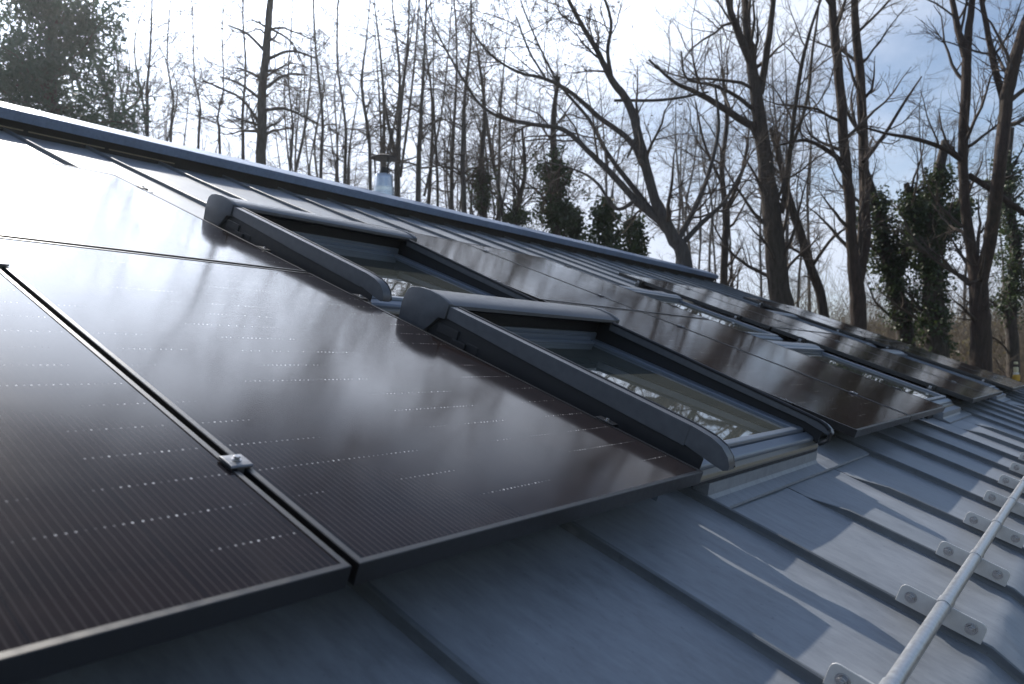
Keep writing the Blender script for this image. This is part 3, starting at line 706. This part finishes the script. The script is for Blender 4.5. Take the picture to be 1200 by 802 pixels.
# ivy-clad trunks
tree('ivy_tree', [[(1062, 410, 20), (1050, 345, 16), (1036, 285, 13), (1024, 230, 9), (1012, 190, 6)], [(1050, 335, 9), (1068, 270, 8), (1080, 225, 6)]], 19,
     'leaning ivy covered trunk beside the twin slim trunks', ivy=[(0, .25, .8, .22, 300), (1, .1, .8, .24, 110)], l1=1.5, dens=.7)
tree('ivy_tree', [[(1098, 425, 26), (1094, 340, 22), (1088, 270, 17), (1098, 215, 13), (1108, 165, 9)], [(1092, 330, 12), (1075, 270, 10), (1062, 215, 6)], [(1092, 300, 9), (1115, 255, 9), (1140, 235, 6)]], 18,
     'dark upright trunk thick with ivy left of the two reddish trunks', ivy=[(0, .2, .85, .21, 420), (1, .1, .9, .18, 130), (2, .1, .9, .18, 110)], l1=1.5, dens=.7)
tree('ivy_tree', [[(1188, 440, 14), (1184, 360, 13), (1190, 290, 11), (1180, 220, 8), (1186, 150, 5)]], 22, 'ivy hung trunk at the right edge behind the reddish trunks', ivy=[(0, .35, .9, .25, 260)], l1=1.6)
tree('ivy_tree', [[(652, 300, 11), (650, 240, 10), (650, 190, 9), (648, 140, 6), (655, 90, 4)]], 22, 'ivy wrapped trunk behind the arching limbs above the ridge', ivy=[(0, .25, .60, .36, 300)], l1=2)
tree('ivy_tree', [[(568, 280, 8), (566, 230, 7), (564, 190, 6), (568, 130, 4), (560, 60, 3)]], 27, 'slimmer ivy wrapped trunk left of the other ivy trunk', ivy=[(0, .3, .58, .22, 160)], l1=2.2)
tree('ivy_tree', [[(606, 290, 8), (604, 250, 7), (615, 205, 5), (612, 150, 3)]], 26, 'short ivy stump between the two ivy wrapped trunks', ivy=[(0, .2, .55, .3, 130)], l1=2.0)
# row of slim trees behind the ridge
tree('bare_tree', [[(306, 205, 12), (308, 150, 11), (307, 110, 10), (312, 60, 9), (316, 10, 8), (320, -40, 6)], [(308, 150, 4), (285, 118, 3), (262, 105, 3), (238, 95, 2)], [(308, 118, 4), (280, 98, 3), (258, 90, 2)],
                   [(312, 62, 4), (290, 40, 3), (268, 30, 2)], [(313, 70, 4), (340, 60, 3), (370, 68, 2)], [(309, 105, 4), (335, 88, 3), (362, 88, 2)], [(308, 130, 4), (335, 128, 3), (372, 145, 2)]], 21,
     'tallest dark straight trunk above the ridge left of the flue', bark=BARKL, l1=1.6, up=-.015, ang=(.9, 1.5), dens=1.0, rt=.005, wob=.2)
row = [([(285, 195, 5), (284, 140, 4), (288, 80, 3)], 'slim tree just left of the tallest dark trunk'),
       ([(376, 215, 5), (378, 140, 4), (370, 60, 3)], 'slim bare tree midway between the tallest dark trunk and the flue'),
       ([(404, 222, 5), (405, 150, 4), (396, 80, 3)], 'slim bare tree a little left of the flue'),
       ([(434, 230, 5), (432, 160, 5), (424, 100, 4), (430, 40, 2)], 'slim bare tree directly behind the flue'),
       ([(465, 240, 9), (466, 190, 8), (469, 130, 6), (478, 50, 3)], 'forked bare tree just right of the flue'),
       ([(490, 246, 8), (491, 180, 7), (495, 110, 5), (498, 40, 3)], 'straight bare trunk second to the right of the flue'),
       ([(513, 250, 4), (511, 180, 4), (508, 110, 2)], 'thinnest straight trunk right of the flue'),
       ([(529, 255, 6), (530, 180, 5), (535, 90, 3)], 'knobbly slim trunk third to the right of the flue'),
       ([(544, 258, 8), (542, 190, 7), (545, 110, 5), (552, 40, 3)], 'stout slim trunk next to the slimmer ivy trunk'),
       ([(131, 158, 7), (128, 120, 6), (118, 90, 4), (108, 60, 3)], 'bare tree showing through the right side of the evergreen'),
       ([(173, 168, 5), (172, 110, 4), (176, 60, 3)], 'slim bare tree standing right of the evergreen'),
       ([(200, 175, 4), (203, 120, 3), (196, 70, 2)], 'bare sapling second to the right of the evergreen'),
       ([(232, 182, 4), (235, 130, 3), (228, 90, 2)], 'bare sapling third to the right of the evergreen'),
       ([(258, 188, 4), (255, 140, 3), (262, 100, 2)], 'bare sapling left of the slim tree by the tallest trunk'),
       ([(340, 206, 4), (343, 150, 3), (338, 90, 2)], 'bare sapling right of the tallest dark trunk')]
for k, (st, lb) in enumerate(row):
    x9, y9, w9 = st[-1]; st = st + [(x9 + rng.uniform(-5, 5), y9 - 70, w9 * .85), (x9 + rng.uniform(-9, 9), y9 - 150, w9 * .65), (x9 + rng.uniform(-14, 14), y9 - 260, .6)]
    st = [(a_, b_, c_ * .82) for a_, b_, c_ in st]; stems = [st]
    if k in (4, 9): stems.append([(st[1][0], st[1][1], 5), (st[1][0] - 14, st[1][1] - 60, 4), (st[1][0] - 20, st[1][1] - 120, 2)] if k == 4 else [(132, 140, 4), (160, 120, 3), (170, 95, 2)])
    tree('slim_tree', stems, 25 + (k * 7 % 5), lb, group='slim trees behind the ridge', bark=BARKL, twig=TWIG, l1=2.3, dens=1.25, lev=4, rt=.0046, ang=(.7, 1.45), up=.02, wob=.24, t0=.2)
# evergreen at the left edge
eb = at(62, 190, 24); eb[2] = float(gz(eb[0], eb[1]))
E_ = empty('evergreen_tree', Matrix.Translation(tuple(eb)), label='dense dark evergreen tree at the left edge above the ridge', cat='tree')
p, r = smooth_path([eb, eb + np.array([.1, 0, 7]), eb + np.array([-.1, .2, 15])], [.35, .25, .08], 14)
V, F = tubes(p, r, 9); link('trunk', mesh_np('trunk', V - eb, F), BARKL, E_, Matrix.Identity(4))
s = spawn(p, r, 150, .15, 1, (1.0, 1.6), 1, np.array([2.0]), .3, .02)
hh = (s[0][:, 2] - eb[2]) / 15
Ls = np.where(hh < .75, 3.1, 3.1 - 5.0 * (hh - .75)) * rng.uniform(.6, 1.15, len(hh)) 
p1, r1 = grow(s[0], s[1], Ls, s[3], np.full(len(hh), .01), 6, .12, .0)
V, F = tubes(p1, r1, 4); link('limbs', mesh_np('limbs', V - eb, F), TWIG, E_, Matrix.Identity(4))
cl = p1[:, 2:].reshape(-1, 3); cl = np.concatenate([cl + rng.normal(0, .28, cl.shape) for _ in range(4)])
V, F = leaves(cl, .40, 17, .13, .26); link('foliage', mesh_np('foliage', V - eb, F, False), EVER, E_, Matrix.Identity(4))
# evergreen bushes under the arching limbs
for (x, y, D, h, w_, lb) in ((708, 300, 21, 1.7, .9, 'dark evergreen bush behind the ridge left of the leaning tree'), (672, 292, 23, 1.2, .8, 'smaller evergreen bush between the ivy trunk and the bigger bush'), (742, 300, 20, 1.15, .7, 'evergreen bush close beside the leaning tree trunk')):
    c = at(x, y, D); g0 = c.copy(); g0[2] = float(gz(c[0], c[1])); top = at(x, y - 62 * h / 1.7, D)[2]
    b = empty('evergreen_bush', Matrix.Translation(tuple(g0)), label=lb, cat='bush', group='evergreen bushes behind the ridge')
    p, r = smooth_path([g0, (g0 + c) / 2, [c[0], c[1], top - .3]], [.1, .07, .02], 10)
    V, F = tubes(p, r, 6); link('stem', mesh_np('stem', V - g0, F), BARKL, b, Matrix.Identity(4))
    t = rng.uniform(.15, 1, (520, 1)); cs = g0 + (np.array([c[0], c[1], top]) - g0) * t + rng.normal(0, 1, (520, 3)) * np.array([w_, w_, .25]) * (1.12 - t ** 3) * .6
    V, F = leaves(cs, .22, 14, .07, .6); link('foliage', mesh_np('foliage', V - g0, F, False), IVY, b, Matrix.Identity(4))
# wood behind: four kinds of slim tree, copied
protos = []
for k in range(4):
    x = 300 + 60 * k
    t = tree('wood_tree', [[(x, 330, 7), (x + rng.uniform(-8, 8), 230, 6), (x + rng.uniform(-14, 14), 130, 4), (x + rng.uniform(-18, 18), 40, 2), (x + rng.uniform(-20, 20), -30, .5)], [(x, 240, 4), (x + 18 * (-1) ** k, 150, 3), (x + 25 * (-1) ** k, 70, 2), (x + 28 * (-1) ** k, 0, .5)]], 30,
             'slender bare tree in the wood behind the nearer trunks', group='slender trees of the wood behind', bark=BARKL, twig=TWIG if k % 2 else TWIGW, l1=2.6, dens=1.0, lev=4, rt=.0042, ang=(.75, 1.5), up=.02, wob=.24, ws=.75)
    protos.append(t)
def copy_tree(o, loc, rz, sc):
    c = o.copy(); COL.objects.link(c); c.matrix_basis = Matrix.Translation(loc) @ Matrix.Rotation(rz, 4, 'Z') @ Matrix.Scale(sc, 4)
    for ch in o.children:
        d = ch.copy(); COL.objects.link(d); d.parent = c
    return c
for k in range(64):
    x = rng.uniform(120, 1260) if k < 38 else rng.uniform(130, 600); D = rng.uniform(34, 60) if k < 38 else rng.uniform(28, 46)
    q = at(x, 428, D); q[2] = float(gz(q[0], q[1])) - .05
    o = protos[k % 4]; sc = rng.uniform(.75, 1.15)
    if k < 4: o.matrix_basis = Matrix.Translation(tuple(q)) @ Matrix.Rotation(rng.uniform(0, 6), 4, 'Z')
    else: copy_tree(o, tuple(q), rng.uniform(0, 6.28), sc)
# thicket: brushwood and saplings filling the foot of the wood at the right
n = 7400
xs = np.concatenate([rng.uniform(880, 1270, 5600), rng.uniform(500, 1270, 1800)]); Ds = rng.uniform(22, 52, n)
P0 = np.array([at(x, 428, d) for x, d in zip(xs, Ds)]); P0[:, 2] = gz(P0[:, 0], P0[:, 1])
D0 = nrm(np.stack([rng.normal(0, .35, n), rng.normal(0, .35, n), np.ones(n)], 1))
L = rng.uniform(1.2, 4.2, n) * np.where(rng.random(n) < .2, 1.9, 1)
G = Geo(); p1, r1 = grow(P0, D0, L, rng.uniform(.008, .02, n), np.full(n, .005), 6, .13, .02); V, F = tubes(p1, r1, 3); G.add(V, F)
s = spawn(p1, r1, 4, .25, 1, (.4, 1.1), .4, L, .6, .006); p2, r2 = grow(s[0], s[1], s[2], np.minimum(s[3], .009), np.full(len(s[2]), .004), 3, .15, .03); V, F = tubes(p2, r2, 3); G.add(V, F)
tag(link('thicket', G.mesh('thicket', np.zeros(3)), TWIGW), label='tangled leafless undergrowth at the foot of the wood', cat='undergrowth', kind='stuff')
cs = p1[:5600, 2:5].reshape(-1, 3); cs = cs[rng.random(len(cs)) < .75]; cs = cs[cs[:, 2] < gz(cs[:, 0], cs[:, 1]) + 4.2]
V, F = leaves(cs, .35, 7, .07, .6); tag(link('undergrowth', mesh_np('undergrowth', V, F, False), BRUSH), label='olive brown leafy undergrowth low in the wood', cat='undergrowth', kind='stuff')
# small yellow and white post seen between the trunks at the right edge
q = at(1191, 447, 17); gq = float(gz(q[0], q[1]))
YEL = mat_plain('yellow_paint', (0.62, 0.38, 0.05), 0.5, 0, .08); WHT = mat_plain('white_paint', (0.8, 0.79, 0.74), 0.5, 0, .05); CRM = mat_plain('cream_paint', (0.72, 0.66, 0.42), 0.5, 0, .08)
mp_ = empty('marker_post', Matrix.Translation((q[0], q[1], gq)), label='small yellow and white marker post among the trees at the far right', cat='post')
hq = q[2] - gq
mb = MB(); mb.tube([(0, 0, -.1), (0, 0, hq)], .05, 10); link('post', mb.mesh('post', True), BARKL, mp_, Matrix.Identity(4))
for z0, z1, r_, mt, nm in ((0, .15, .075, YEL, 'yellow_band'), (.15, .20, .062, WHT, 'white_band'), (.20, .32, .05, CRM, 'cream_band'), (.38, .44, .042, CRM, 'cap')):
    mb = MB(); mb.tube([(0, 0, hq + z0 + .001), (0, 0, hq + z0 + .02), (0, 0, hq + z1 - .02), (0, 0, hq + z1)], [r_ * .85, r_, r_, r_ * .8], 12); link(nm, mb.mesh(nm, True), mt, mp_, Matrix.Identity(4))
mb = MB(); mb.tube([(0, 0, hq + .32), (0, 0, hq + .381)], .02, 8); link('stem', mb.mesh('stem', True), BARKL, mp_, Matrix.Identity(4))
print('tris', sum(len(me.loops) - 2 * len(me.polygons) for me in bpy.data.meshes))
# ------------------------------------------------------------------ thin haze in the air
hm = bpy.data.materials.new('haze_air'); hm.use_nodes = True
ht = hm.node_tree; ht.nodes.remove(ht.nodes['Principled BSDF'])
hv = ht.nodes.new('ShaderNodeVolumePrincipled'); hv.inputs['Density'].default_value = 0.0007; hv.inputs['Color'].default_value = (0.9, 0.94, 1, 1)
hv.inputs['Anisotropy'].default_value = 0.72
ht.links.new(hv.outputs[0], ht.nodes['Material Output'].inputs['Volume'])
mb = MB(); mb.box(-950, 950, -950, 950, -1.6, 27)
tag(link('haze', mb.mesh('haze'), hm), label='thin haze in the air over the wood', cat='haze', kind='stuff')
